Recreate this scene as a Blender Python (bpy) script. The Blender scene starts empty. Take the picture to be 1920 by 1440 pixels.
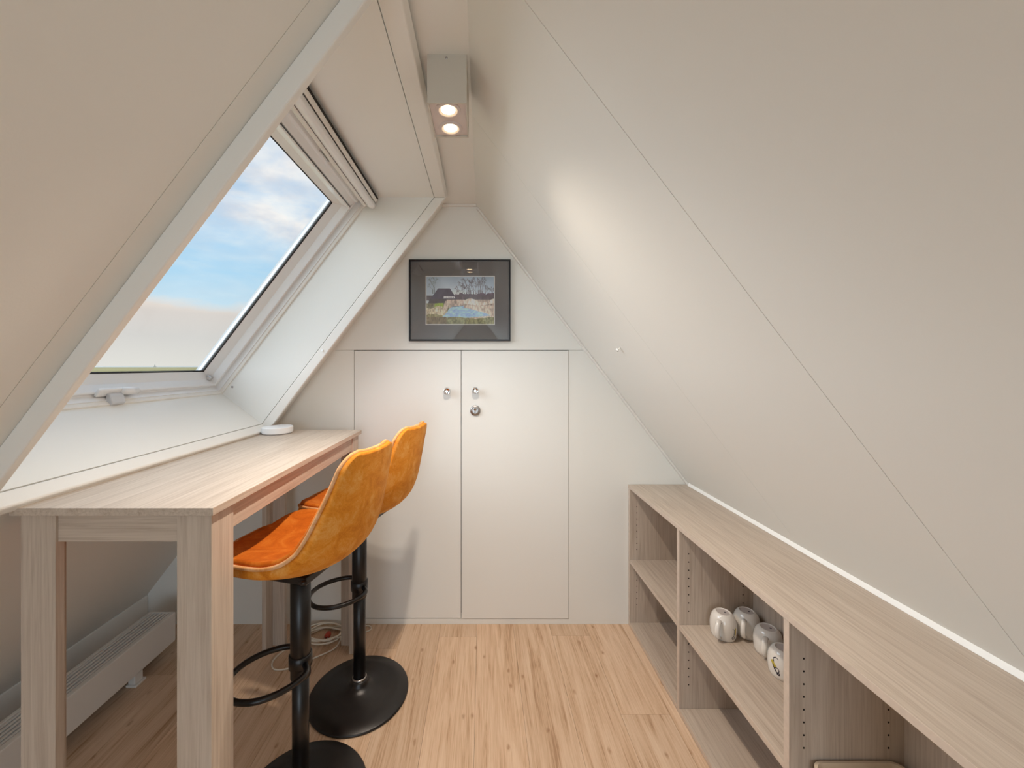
import bpy, bmesh, math, random
import numpy as np
from mathutils import Vector, Matrix, Euler

random.seed(7)
SC = bpy.context.scene
COL = SC.collection

# ------------------------------------------------------------------ camera
CAM_H = 1.36
cam_d = bpy.data.cameras.new('camera')
cam_d.sensor_fit = 'HORIZONTAL'
cam_d.sensor_width = 36.0
cam_d.lens = 725.0 / 1920.0 * 36.0
cam_d.shift_x = (960 - 905) / 1920.0
cam_d.shift_y = -(720 - 687) / 1920.0
cam_d.clip_start = 0.02
cam_d.clip_end = 20000
cam = bpy.data.objects.new('camera', cam_d)
COL.objects.link(cam)
cam.location = (0, 0, CAM_H)
cam.rotation_euler = (math.pi / 2, 0, 0)
SC.camera = cam

# ------------------------------------------------------------------ view
SC.view_settings.view_transform = 'Standard'
SC.view_settings.look = 'None'
SC.view_settings.gamma = 1.0
SC.view_settings.exposure = -0.20
SC.view_settings.use_curve_mapping = False
SC.cycles.max_bounces = 8
SC.cycles.adaptive_threshold = 0.025
SC.cycles.diffuse_bounces = 6
SC.cycles.transparent_max_bounces = 8


def lin(r, g, b):
    def f(c):
        c /= 255.0
        return c / 12.92 if c <= 0.04045 else ((c + 0.055) / 1.055) ** 2.4
    return (f(r), f(g), f(b), 1.0)


# ------------------------------------------------------------------ world: evening sky with broken cloud
def nd(nt, kind, **kw):
    n = nt.nodes.new(kind)
    for k, v in kw.items():
        if k == 'inp':
            for kk, vv in v.items():
                n.inputs[kk].default_value = vv
        else:
            setattr(n, k, v)
    return n


def ramp(nt, fac, stops, interp='LINEAR'):
    r = nt.nodes.new('ShaderNodeValToRGB')
    cr = r.color_ramp
    cr.interpolation = interp
    while len(cr.elements) < len(stops):
        cr.elements.new(0.5)
    for e, (p, c) in zip(cr.elements, stops):
        e.position = p
        e.color = c if len(c) == 4 else (*c, 1)
    if fac is not None:
        nt.links.new(fac, r.inputs[0])
    return r


def math_n(nt, op, a, b=None, c=None, clamp=False):
    m = nt.nodes.new('ShaderNodeMath')
    m.operation = op
    m.use_clamp = clamp
    for i, v in enumerate((a, b, c)):
        if v is None:
            continue
        if isinstance(v, (int, float)):
            m.inputs[i].default_value = v
        else:
            nt.links.new(v, m.inputs[i])
    return m.outputs[0]


def mixc(nt, fac, a, b):
    m = nt.nodes.new('ShaderNodeMix')
    m.data_type = 'RGBA'
    for sock, v in ((m.inputs[0], fac), (m.inputs[6], a), (m.inputs[7], b)):
        if isinstance(v, (int, float)):
            sock.default_value = v
        elif isinstance(v, tuple):
            sock.default_value = v
        else:
            nt.links.new(v, sock)
    return m.outputs[2]


world = bpy.data.worlds.new('evening_sky')
SC.world = world
world.use_nodes = True
wt = world.node_tree
wt.nodes.clear()
tc = nd(wt, 'ShaderNodeTexCoord')
sp = nd(wt, 'ShaderNodeSeparateXYZ')
wt.links.new(tc.outputs['Generated'], sp.inputs[0])
zz = math_n(wt, 'MAXIMUM', sp.outputs[2], 0.0)
den = math_n(wt, 'ADD', zz, 0.16)
px_ = math_n(wt, 'DIVIDE', sp.outputs[0], den)
py_ = math_n(wt, 'DIVIDE', sp.outputs[1], den)
cb = nd(wt, 'ShaderNodeCombineXYZ')
wt.links.new(px_, cb.inputs[0])
wt.links.new(py_, cb.inputs[1])
n1 = nd(wt, 'ShaderNodeTexNoise', inp={'Scale': 1.9, 'Detail': 7.0, 'Roughness': 0.55, 'Distortion': 0.3})
wt.links.new(cb.outputs[0], n1.inputs['Vector'])
n2 = nd(wt, 'ShaderNodeTexNoise', inp={'Scale': 5.0, 'Detail': 4.0, 'Roughness': 0.5})
wt.links.new(cb.outputs[0], n2.inputs['Vector'])
clear = ramp(wt, zz, [(0.0, lin(226, 228, 226)), (0.10, lin(205, 226, 236)), (0.20, lin(172, 214, 240)),
                      (0.34, lin(176, 208, 236)), (1.0, lin(150, 190, 228))])
cover = ramp(wt, n1.outputs['Fac'], [(0.40, (0, 0, 0, 1)), (0.62, (1, 1, 1, 1))])
band = ramp(wt, zz, [(0.0, (.1, .1, .1, 1)), (0.14, (.12, .12, .12, 1)), (0.23, (.35, .35, .35, 1)), (0.31, (1, 1, 1, 1)), (1.0, (1, 1, 1, 1))])
cov = math_n(wt, 'MULTIPLY', cover.outputs[0], band.outputs[0])
ccol = ramp(wt, n2.outputs['Fac'], [(0.34, lin(214, 216, 224)), (0.52, lin(238, 236, 236)), (0.66, lin(250, 247, 243))])
skyc = mixc(wt, cov, clear.outputs[0], ccol.outputs[0])
# low grey bank on the horizon with a ragged pinkish top
edge = math_n(wt, 'MULTIPLY_ADD', n1.outputs['Fac'], 0.05, 0.105)
dif = math_n(wt, 'SUBTRACT', edge, zz)
bank = math_n(wt, 'MULTIPLY_ADD', dif, 45.0, 0.5, clamp=True)
bankc = ramp(wt, zz, [(0.0, lin(226, 223, 216)), (0.06, lin(212, 209, 205)), (0.11, lin(216, 208, 202)), (0.135, lin(236, 224, 214))])
skyc = mixc(wt, bank, skyc, bankc.outputs[0])
bg = nd(wt, 'ShaderNodeBackground', inp={'Strength': 1.27})
wt.links.new(skyc, bg.inputs[0])
wo = nd(wt, 'ShaderNodeOutputWorld')
wt.links.new(bg.outputs[0], wo.inputs[0])

# ------------------------------------------------------------------ daylight (veiled sun, very soft)
sun_d = bpy.data.lights.new('daylight', 'SUN')
sun_d.energy = 8.4
sun_d.angle = math.radians(84)
sun_d.color = (0.84, 0.93, 1.0)
sun = bpy.data.objects.new('daylight', sun_d)
COL.objects.link(sun)
sun.rotation_euler = Vector((0.95, 0.04, -0.29)).to_track_quat('-Z', 'Y').to_euler()

# added fill light outside an invented window in the unseen gable
REAR = dict(x0=-0.75, x1=0.55, z0=0.45, z1=1.72)
rear_d = bpy.data.lights.new('gable_fill', 'AREA')
rear_d.shape = 'RECTANGLE'
rear_d.size = REAR['x1'] - REAR['x0'] - 0.1
rear_d.size_y = REAR['z1'] - REAR['z0'] - 0.1
rear_d.energy = 33.0
rear_d.color = (0.74, 0.87, 1.0)
rear = bpy.data.objects.new('gable_fill', rear_d)
COL.objects.link(rear)
rear.location = ((REAR['x0'] + REAR['x1']) / 2, -2.72, (REAR['z0'] + REAR['z1']) / 2)
rear.rotation_euler = (math.pi / 2, 0, 0)

# ------------------------------------------------------------------ materials


def new_mat(name):
    m = bpy.data.materials.new(name)
    m.use_nodes = True
    nt = m.node_tree
    return m, nt, nt.nodes['Principled BSDF']


def plain(name, col, rough=0.5, metal=0.0, spec=0.5, noise=0.0, nscale=40.0, bump=0.0, bscale=300.0, coat=0.0, sheen=0.0):
    m, nt, b = new_mat(name)
    b.inputs['Base Color'].default_value = col
    b.inputs['Roughness'].default_value = rough
    b.inputs['Metallic'].default_value = metal
    b.inputs['Specular IOR Level'].default_value = spec
    b.inputs['Coat Weight'].default_value = coat
    b.inputs['Sheen Weight'].default_value = sheen
    t = nd(nt, 'ShaderNodeTexCoord')
    if noise:
        n = nd(nt, 'ShaderNodeTexNoise', inp={'Scale': nscale, 'Detail': 4.0})
        nt.links.new(t.outputs['Object'], n.inputs['Vector'])
        lo = tuple(c * (1 - noise) for c in col[:3]) + (1,)
        hi = tuple(min(1, c * (1 + noise)) for c in col[:3]) + (1,)
        r = ramp(nt, n.outputs['Fac'], [(0.35, lo), (0.65, hi)])
        nt.links.new(r.outputs[0], b.inputs['Base Color'])
    if bump:
        n = nd(nt, 'ShaderNodeTexNoise', inp={'Scale': bscale, 'Detail': 3.0})
        nt.links.new(t.outputs['Object'], n.inputs['Vector'])
        bp = nd(nt, 'ShaderNodeBump', inp={'Strength': bump, 'Distance': 0.001})
        nt.links.new(n.outputs['Fac'], bp.inputs['Height'])
        nt.links.new(bp.outputs[0], b.inputs['Normal'])
    return m


def wood(name, axis, dark, mid, light, rough=0.45, scale=1.0, spec=0.4):
    """fine straight laminate grain running along an object axis"""
    m, nt, b = new_mat(name)
    g = nd(nt, 'ShaderNodeNewGeometry')
    mp = nd(nt, 'ShaderNodeMapping')
    sc = [150 * scale] * 3
    sc[axis] = 4.5 * scale
    mp.inputs['Scale'].default_value = sc
    nt.links.new(g.outputs['Position'], mp.inputs['Vector'])
    n = nd(nt, 'ShaderNodeTexNoise', inp={'Scale': 1.0, 'Detail': 5.0, 'Roughness': 0.6, 'Distortion': 0.6})
    nt.links.new(mp.outputs[0], n.inputs['Vector'])
    mp2 = nd(nt, 'ShaderNodeMapping')
    sc2 = [26 * scale] * 3
    sc2[axis] = 1.1 * scale
    mp2.inputs['Scale'].default_value = sc2
    nt.links.new(g.outputs['Position'], mp2.inputs['Vector'])
    n2 = nd(nt, 'ShaderNodeTexNoise', inp={'Scale': 1.0, 'Detail': 3.0, 'Distortion': 1.2})
    nt.links.new(mp2.outputs[0], n2.inputs['Vector'])
    f = math_n(nt, 'MULTIPLY_ADD', n2.outputs['Fac'], 0.28, math_n(nt, 'MULTIPLY', n.outputs['Fac'], 0.72))
    r = ramp(nt, f, [(0.30, dark), (0.5, mid), (0.70, light)])
    nt.links.new(r.outputs[0], b.inputs['Base Color'])
    b.inputs['Roughness'].default_value = rough
    b.inputs['Specular IOR Level'].default_value = spec
    bp = nd(nt, 'ShaderNodeBump', inp={'Strength': 0.12, 'Distance': 0.0006})
    nt.links.new(n.outputs['Fac'], bp.inputs['Height'])
    nt.links.new(bp.outputs[0], b.inputs['Normal'])
    return m


WALLC = lin(233, 232, 227)
M = {}
M['wall'] = plain('wall_paint', WALLC, 0.55, spec=0.35, bump=0.10, bscale=220)
M['ceil'] = plain('ceiling_paint', WALLC, 0.6, spec=0.3, bump=0.08)
M['door'] = plain('door_lacquer', lin(233, 232, 228), 0.38, spec=0.4)
M['lining'] = plain('lining_board', lin(233, 233, 229), 0.35, spec=0.45)
M['trim'] = plain('trim_lacquer', lin(233, 231, 226), 0.4, spec=0.4)
M['frame'] = plain('window_lacquer', lin(236, 237, 238), 0.3, spec=0.5)
M['caulk'] = plain('white_sealant', lin(244, 244, 242), 0.4)
M['gasket'] = plain('black_rubber', lin(24, 22, 24), 0.6)
M['clad'] = plain('grey_cladding', lin(178, 178, 180), 0.5)
M['plastic'] = plain('white_plastic', lin(240, 241, 243), 0.35)
M['dark'] = plain('dark_cavity', lin(38, 33, 30), 0.8)
M['steel'] = plain('brushed_steel', lin(176, 172, 170), 0.32, metal=1.0)
M['silver'] = plain('silver_lacquer', lin(206, 208, 212), 0.35, metal=0.2)
M['chrome'] = plain('chrome', lin(215, 213, 212), 0.12, metal=1.0)
M['black'] = plain('black_powder_coat', lin(20, 16, 15), 0.32, spec=0.5, bump=0.25, bscale=900)
M['lampbody'] = plain('lamp_aluminium_paint', lin(205, 199, 188), 0.45, metal=0.25)
M['lampface'] = plain('lamp_face_paint', lin(214, 202, 198), 0.5)
M['radiator'] = plain('radiator_enamel', lin(225, 222, 217), 0.35)
M['cable'] = plain('cable_pvc', lin(226, 216, 200), 0.5)
M['red'] = plain('red_plug_plastic', lin(176, 62, 40), 0.45)
M['frameblack'] = plain('black_picture_frame', lin(22, 18, 22), 0.3)
M['mat'] = plain('grey_mount_card', lin(108, 103, 103), 0.9, noise=0.03, nscale=300)
M['matedge'] = plain('mount_bevel', lin(235, 233, 228), 0.8)
M['ceramic'] = plain('glazed_ceramic', lin(232, 228, 222), 0.12, spec=0.55, coat=0.3)
M['stamp'] = plain('mug_foot_stamp', lin(196, 188, 184), 0.5)
M['ink'] = plain('dark_ink', lin(30, 22, 44), 0.3)
M['yellow'] = plain('yellow_ink', lin(196, 176, 70), 0.3)
M['brownink'] = plain('brown_ink', lin(120, 92, 58), 0.4)
M['tray'] = plain('cream_melamine', lin(214, 196, 172), 0.3)
WD, WM, WL = lin(168, 151, 136), lin(191, 176, 161), lin(205, 191, 177)
M['wood_x'] = wood('pale_oak_along_x', 0, WD, WM, WL)
M['wood_y'] = wood('pale_oak_along_y', 1, WD, WM, WL)
M['wood_z'] = wood('pale_oak_along_z', 2, WD, WM, WL)
M['edge'] = plain('pale_oak_edging', lin(200, 184, 170), 0.45, noise=0.05, nscale=60)
M['hole'] = plain('pin_hole', lin(40, 30, 24), 0.9)
M['grass'] = plain('meadow_grass', (0.31, 0.255, 0.10, 1), 0.95, spec=0.1, noise=0.25, nscale=0.02)
M['sea'] = plain('shallow_sea', (0.40, 0.41, 0.40, 1), 0.5, spec=0.2)
M['far'] = plain('far_shore', (0.14, 0.135, 0.12, 1), 0.9)
M['sail'] = plain('sail_cloth', (0.62, 0.60, 0.54, 1), 0.8)


def floor_mat():
    m, nt, b = new_mat('oak_laminate_floor')
    g = nd(nt, 'ShaderNodeNewGeometry')
    oi = nd(nt, 'ShaderNodeObjectInfo')
    off = nd(nt, 'ShaderNodeCombineXYZ')
    nt.links.new(math_n(nt, 'MULTIPLY', oi.outputs['Random'], 37.0), off.inputs[0])
    nt.links.new(math_n(nt, 'MULTIPLY', oi.outputs['Random'], 91.0), off.inputs[1])
    ad = nd(nt, 'ShaderNodeVectorMath', operation='ADD')
    nt.links.new(g.outputs['Position'], ad.inputs[0])
    nt.links.new(off.outputs[0], ad.inputs[1])

    def noise(scale, detail, dist, rough=0.55):
        mp = nd(nt, 'ShaderNodeMapping')
        mp.inputs['Scale'].default_value = scale
        nt.links.new(ad.outputs[0], mp.inputs['Vector'])
        n = nd(nt, 'ShaderNodeTexNoise', inp={'Scale': 1.0, 'Detail': detail, 'Distortion': dist, 'Roughness': rough})
        nt.links.new(mp.outputs[0], n.inputs['Vector'])
        return n
    fine = noise((210, 7, 1), 4.0, 0.3)
    wide = noise((22, 1.5, 1), 5.0, 1.6, 0.6)
    f = math_n(nt, 'MULTIPLY_ADD', wide.outputs['Fac'], 0.6, math_n(nt, 'MULTIPLY', fine.outputs['Fac'], 0.4))
    r = ramp(nt, f, [(0.35, lin(172, 138, 108)), (0.45, lin(201, 170, 141)), (0.54, lin(212, 183, 156)), (0.66, lin(220, 194, 168))])
    # knots
    mp = nd(nt, 'ShaderNodeMapping')
    mp.inputs['Scale'].default_value = (7, 3.4, 1)
    nt.links.new(ad.outputs[0], mp.inputs['Vector'])
    v = nd(nt, 'ShaderNodeTexVoronoi', voronoi_dimensions='2D', inp={'Scale': 1.0, 'Randomness': 1.0})
    nt.links.new(mp.outputs[0], v.inputs['Vector'])
    k = ramp(nt, v.outputs['Distance'], [(0.015, (1, 1, 1, 1)), (0.06, (0, 0, 0, 1))])
    kn = noise((40, 30, 1), 3.0, 1.0)
    kk = math_n(nt, 'MULTIPLY', k.outputs[0], math_n(nt, 'MULTIPLY_ADD', kn.outputs['Fac'], 1.6, -0.35, clamp=True))
    c = mixc(nt, kk, r.outputs[0], lin(140, 95, 58))
    hv = nd(nt, 'ShaderNodeHueSaturation')
    nt.links.new(c, hv.inputs['Color'])
    nt.links.new(math_n(nt, 'MULTIPLY_ADD', oi.outputs['Random'], 0.14, 0.94), hv.inputs['Value'])
    nt.links.new(hv.outputs[0], b.inputs['Base Color'])
    b.inputs['Roughness'].default_value = 0.5
    b.inputs['Specular IOR Level'].default_value = 0.35
    return m


M['floor'] = floor_mat()


def velvet(name, dark, mid, light):
    m, nt, b = new_mat(name)
    t = nd(nt, 'ShaderNodeTexCoord')
    n = nd(nt, 'ShaderNodeTexNoise', inp={'Scale': 13.0, 'Detail': 7.0, 'Roughness': 0.68, 'Distortion': 0.8})
    nt.links.new(t.outputs['Object'], n.inputs['Vector'])
    n2 = nd(nt, 'ShaderNodeTexNoise', inp={'Scale': 240.0, 'Detail': 2.0})
    nt.links.new(t.outputs['Object'], n2.inputs['Vector'])
    f = math_n(nt, 'MULTIPLY_ADD', n2.outputs['Fac'], 0.16, math_n(nt, 'MULTIPLY', n.outputs['Fac'], 0.84))
    r = ramp(nt, f, [(0.36, dark), (0.5, mid), (0.64, light)])
    nt.links.new(r.outputs[0], b.inputs['Base Color'])
    b.inputs['Roughness'].default_value = 0.75
    b.inputs['Sheen Weight'].default_value = 0.25
    b.inputs['Sheen Roughness'].default_value = 0.4
    b.inputs['Sheen Tint'].default_value = lin(255, 190, 110)
    b.inputs['Specular IOR Level'].default_value = 0.2
    bp = nd(nt, 'ShaderNodeBump', inp={'Strength': 0.15, 'Distance': 0.0006})
    nt.links.new(n2.outputs['Fac'], bp.inputs['Height'])
    nt.links.new(bp.outputs[0], b.inputs['Normal'])
    return m


M['velvet'] = velvet('ochre_velvet', lin(196, 112, 22), lin(220, 140, 42), lin(230, 166, 86))
M['seatvelvet'] = velvet('orange_velvet_seat', lin(172, 82, 12), lin(194, 98, 18), lin(208, 122, 42))
M['piping'] = velvet('velvet_piping', lin(206, 138, 74), lin(220, 164, 112), lin(228, 186, 146))


def glass_mat(name, tint, ior=1.5, rough=0.0):
    m = bpy.data.materials.new(name)
    m.use_nodes = True
    nt = m.node_tree
    nt.nodes.clear()
    fr = nd(nt, 'ShaderNodeFresnel')
    gm = nd(nt, 'ShaderNodeNewGeometry')
    # both faces of the thin pane mirror alike (no total reflection from its back face)
    nt.links.new(math_n(nt, 'MULTIPLY_ADD', gm.outputs['Backfacing'], 1.0 / ior - ior, ior), fr.inputs['IOR'])
    tr = nd(nt, 'ShaderNodeBsdfTransparent')
    tr.inputs[0].default_value = tint
    gl = nd(nt, 'ShaderNodeBsdfGlossy', inp={'Roughness': rough})
    mx = nd(nt, 'ShaderNodeMixShader')
    nt.links.new(fr.outputs[0], mx.inputs[0])
    nt.links.new(tr.outputs[0], mx.inputs[1])
    nt.links.new(gl.outputs[0], mx.inputs[2])
    o = nd(nt, 'ShaderNodeOutputMaterial')
    nt.links.new(mx.outputs[0], o.inputs[0])
    return m


M['glass'] = glass_mat('window_glass', (0.97, 0.98, 0.98, 1), 1.25)
M['picglass'] = glass_mat('picture_glass', (0.97, 0.97, 0.97, 1), 1.7, 0.0)
mm, nt_, b_ = new_mat('lit_bulb')
b_.inputs['Base Color'].default_value = (1, 1, 1, 1)
b_.inputs['Emission Color'].default_value = lin(255, 226, 176)
b_.inputs['Emission Strength'].default_value = 9.0
M['bulb'] = mm

# ------------------------------------------------------------------ helpers


def tag(o, label=None, cat=None, group=None, kind=None):
    if label:
        o['label'] = label
    if cat:
        o['category'] = cat
    if group:
        o['group'] = group
    if kind:
        o['kind'] = kind
    return o


def empty(name, loc=(0, 0, 0), rz=0.0):
    o = bpy.data.objects.new(name, None)
    COL.objects.link(o)
    o.location = loc
    o.rotation_euler = (0, 0, rz)
    o.empty_display_size = 0.05
    return o


def link(name, me, mat, parent=None, smooth=False):
    o = bpy.data.objects.new(name, me)
    COL.objects.link(o)
    if mat is not None and not me.materials:
        me.materials.append(mat)
    if parent is not None:
        o.parent = parent
        pl = parent
        off = Vector((0, 0, 0))
        # parts are given in world coordinates: undo the chain of parent locations
        while pl is not None:
            off += Vector(pl.location)
            pl = pl.parent
        o.location = -off
    if smooth:
        for p in me.polygons:
            p.use_smooth = True
    return o


def local(name, me, mat, parent, smooth=False):
    """a part given in its parent's own coordinates"""
    o = bpy.data.objects.new(name, me)
    COL.objects.link(o)
    if mat is not None and not me.materials:
        me.materials.append(mat)
    o.parent = parent
    if smooth:
        for p in me.polygons:
            p.use_smooth = True
    return o


def mesh(name, verts, faces):
    me = bpy.data.meshes.new(name)
    me.from_pydata([tuple(v) for v in verts], [], faces)
    bm = bmesh.new()
    bm.from_mesh(me)
    bmesh.ops.recalc_face_normals(bm, faces=bm.faces)
    bm.to_mesh(me)
    bm.free()
    return me


def bevel_me(me, w, seg=2):
    bm = bmesh.new()
    bm.from_mesh(me)
    bmesh.ops.bevel(bm, geom=list(bm.edges), offset=w, segments=seg, affect='EDGES', profile=0.5, clamp_overlap=True)
    bm.to_mesh(me)
    bm.free()
    return me


def boxm(x0, x1, y0, y1, z0, z1, bev=0.0, seg=2, name='box'):
    v = [(x0, y0, z0), (x1, y0, z0), (x1, y1, z0), (x0, y1, z0), (x0, y0, z1), (x1, y0, z1), (x1, y1, z1), (x0, y1, z1)]
    f = [(0, 3, 2, 1), (4, 5, 6, 7), (0, 1, 5, 4), (1, 2, 6, 5), (2, 3, 7, 6), (3, 0, 4, 7)]
    me = mesh(name, v, f)
    if bev:
        bevel_me(me, bev, seg)
    return me


def prism_xz(poly, y0, y1, bev=0.0, name='prism', seg=2):
    """polygon in (x,z) pulled along y"""
    n = len(poly)
    v = [(p[0], y0, p[1]) for p in poly] + [(p[0], y1, p[1]) for p in poly]
    f = [tuple(range(n)), tuple(range(2 * n - 1, n - 1, -1))]
    f += [(i, (i + 1) % n, n + (i + 1) % n, n + i) for i in range(n)]
    me = mesh(name, v, f)
    if bev:
        bevel_me(me, bev, seg)
    return me


def prism_xy(poly, z0, z1, bev=0.0, name='prism', seg=2):
    n = len(poly)
    v = [(p[0], p[1], z0) for p in poly] + [(p[0], p[1], z1) for p in poly]
    f = [tuple(range(n)), tuple(range(2 * n - 1, n - 1, -1))]
    f += [(i, (i + 1) % n, n + (i + 1) % n, n + i) for i in range(n)]
    me = mesh(name, v, f)
    if bev:
        bevel_me(me, bev, seg)
    return me


def lathe(profile, seg=40, center=(0, 0, 0), axis='Z', name='lathe', closed=True):
    """profile of (r, h); ends are capped when r > 0"""
    v, f = [], []
    n = len(profile)
    for (r, h) in profile:
        for k in range(seg):
            a = 2 * math.pi * k / seg
            p = (r * math.cos(a), r * math.sin(a), h)
            if axis == 'Y':
                p = (p[0], -p[2], p[1])
            v.append((p[0] + center[0], p[1] + center[1], p[2] + center[2]))
    for i in range(n - 1):
        for k in range(seg):
            a, b = i * seg + k, i * seg + (k + 1) % seg
            f.append((a, b, b + seg, a + seg))
    if closed:
        f.append(tuple(range(seg))[::-1])
        f.append(tuple((n - 1) * seg + k for k in range(seg)))
    return mesh(name, v, f)


def tube(path, r, seg=10, closed=False, name='tube'):
    P = [Vector(p) for p in path]
    n = len(P)
    v, f = [], []
    prev = None
    for i in range(n):
        if closed:
            t = P[(i + 1) % n] - P[i - 1]
        else:
            t = P[min(i + 1, n - 1)] - P[max(i - 1, 0)]
        t.normalize()
        if prev is None:
            a = Vector((0, 0, 1)) if abs(t.z) < 0.9 else Vector((1, 0, 0))
            u = t.cross(a).normalized()
        else:
            u = (prev - t * prev.dot(t)).normalized()
        prev = u
        w = t.cross(u)
        rr = r[i] if isinstance(r, (list, tuple)) else r
        for k in range(seg):
            a = 2 * math.pi * k / seg
            v.append(P[i] + u * (rr * math.cos(a)) + w * (rr * math.sin(a)))
    for i in range(n if closed else n - 1):
        j = (i + 1) % n
        for k in range(seg):
            f.append((i * seg + k, i * seg + (k + 1) % seg, j * seg + (k + 1) % seg, j * seg + k))
    if not closed:
        f.append(tuple(range(seg))[::-1])
        f.append(tuple((n - 1) * seg + k for k in range(seg)))
    return mesh(name, v, f)


def catmull(pts, n, closed=False):
    P = [np.array(p, float) for p in pts]
    out = []
    m = len(P)
    segs = m if closed else m - 1
    for q in range(n):
        s = q / (n if closed else n - 1) * segs
        i = min(int(s), segs - 1)
        t = s - i
        if closed:
            p0, p1, p2, p3 = P[(i - 1) % m], P[i % m], P[(i + 1) % m], P[(i + 2) % m]
        else:
            p0, p1, p2, p3 = P[max(i - 1, 0)], P[i], P[i + 1], P[min(i + 2, m - 1)]
        out.append(0.5 * ((2 * p1) + (-p0 + p2) * t + (2 * p0 - 5 * p1 + 4 * p2 - p3) * t * t + (-p0 + 3 * p1 - 3 * p2 + p3) * t ** 3))
    return out


def join_me(meshes, name='joined'):
    bm = bmesh.new()
    for me in meshes:
        bm.from_mesh(me)
    out = bpy.data.meshes.new(name)
    bm.to_mesh(out)
    bm.free()
    return out


# ------------------------------------------------------------------ room dimensions
YB = 2.04            # back wall
YF = -2.6            # wall behind the camera
ZC = 2.21            # ceiling strip
XL, XR = -0.2055, -0.036
SL = 1.314
ANG = math.atan(SL)
C_, S_ = math.cos(ANG), math.sin(ANG)
TF = ZC / S_         # slope length down to the floor


def LP(t, n):        # left slope: t down the slope, n outward
    return (XL - C_ * t - S_ * n, ZC - S_ * t + C_ * n)


def RP(t, n):
    return (XR + C_ * t + S_ * n, ZC - S_ * t + C_ * n)


def tn_prism(F, poly, y0, y1, bev=0.0, seg=2):
    return prism_xz([F(t, n) for t, n in poly], y0, y1, bev, seg=seg)


def tn_box(F, t0, t1, n0, n1, y0, y1, bev=0.0, seg=2):
    return tn_prism(F, [(t0, n0), (t1, n0), (t1, n1), (t0, n1)], y0, y1, bev, seg)


G = 0.0011           # half of a panel joint

# floor
fl = link('floor', boxm(-2.0, 1.8, YF - 0.1, YB + 0.1, -0.12, -0.0085), M['dark'])
tag(fl, 'pale oak laminate floor of long planks', 'floor', kind='structure')
PW, PLEN = 0.19, 1.28
plank_cache = {}
ix = 0
x = 0.54 - PW * 13
while x < 1.66:
    y = YF - random.uniform(0.1, 1.2)
    while y < YB:
        a, b = max(y, YF), min(y + PLEN, YB)
        if b - a > 0.02:
            x0, x1 = max(x, -1.9), min(x + PW, 1.66)
            link('plank', boxm(x0 + 0.0004, x1 - 0.0004, a + 0.0004, b - 0.0004, -0.008, 0.0), M['floor'], fl)
        y += PLEN
    x += PW
    ix += 1

# ceiling strip
ce = link('ceiling', boxm(XL - 0.02, XR + 0.02, YF, YB, ZC, ZC + 0.06), M['ceil'])
tag(ce, 'narrow flat white ceiling strip at the ridge', 'ceiling', kind='structure')

# left slope with the window opening
T0, T1 = 0.03, 1.436          # opening for the lining, down the slope
wl = empty('wall_left', (-1.0, 0.0, 0.0))
tag(wl, 'white sloping wall on the window side', 'wall', kind='structure')
for (a, b) in ((YF, -1.07), (-1.07, -0.47), (-0.47, 0.13), (0.13, 0.73)):
    link('wall_panel', tn_box(LP, 0, TF, 0, 0.05, a + G, b - G), M['wall'], wl)
link('wall_panel', tn_box(LP, 0, TF, 0, 0.05, 0.73 + G, 0.79), M['wall'], wl)
link('wall_panel', tn_box(LP, T1 - 0.006, TF, 0, 0.05, 0.79, 1.872), M['wall'], wl)
link('wall_panel', tn_box(LP, 0, T0, 0, 0.05, 0.79, 1.872), M['wall'], wl)
link('wall_panel', tn_box(LP, 0, TF, 0, 0.05, 1.872, YB), M['wall'], wl)

for yy in (-1.07, -0.47, 0.13, 0.73):
    link('joint_strip', tn_box(LP, 0, TF, 0.0014, 0.05, yy - G, yy + G), M['wall'], wl)

# right slope
wr = empty('wall_right', (0.9, 0.0, 0.0))
tag(wr, 'white sloping wall of tall panels above the low shelving', 'wall', kind='structure')
seams = [YF, -1.66, -1.06, -0.46, 0.14, 0.737, 1.31, YB]
for a, b in zip(seams[:-1], seams[1:]):
    gg = G if b < 1.0 else 0.0007
    ga = 0.0007 if abs(a - 1.31) < 1e-6 else G
    link('wall_panel', tn_box(RP, 0, TF, 0, 0.05, a + ga, b - (0.0007 if abs(b - 1.31) < 1e-6 else G)), M['wall'], wr)
for yy in seams[1:-1]:
    hw_ = 0.0007 if yy > 1.2 else G
    link('joint_strip', tn_box(RP, 0, TF, 0.0008 if yy > 1.2 else 0.0014, 0.05, yy - hw_, yy + hw_), M['wall'], wr)
# outer roof boards close the panel joints against daylight
link('roof_board', tn_box(RP, -0.1, TF + 0.1, 0.052, 0.09, YF - 0.1, YB + 0.1), M['wall'], wr)
link('roof_board', tn_box(LP, -0.1, TF + 0.1, 0.052, 0.09, YF - 0.1, 0.785), M['wall'], wl)
link('roof_board', tn_box(LP, -0.1, TF + 0.1, 0.052, 0.09, 1.885, YB + 0.1), M['wall'], wl)
link('roof_board', tn_box(LP, T1, TF + 0.1, 0.052, 0.09, 0.785, 1.885), M['wall'], wl)

# back gable wall with the two cupboard doors
DZ0, DZ1 = 0.0285, 1.4460
DX0, DXM, DX1 = -0.679, -0.1125, 0.4545
wb = empty('wall_back', (0, YB, 0))
tag(wb, 'white gable end wall with the cupboard', 'wall', kind='structure')


def xl_at(z):
    return XL - (ZC - z) / SL


def xr_at(z):
    return XR + (ZC - z) / SL


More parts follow.
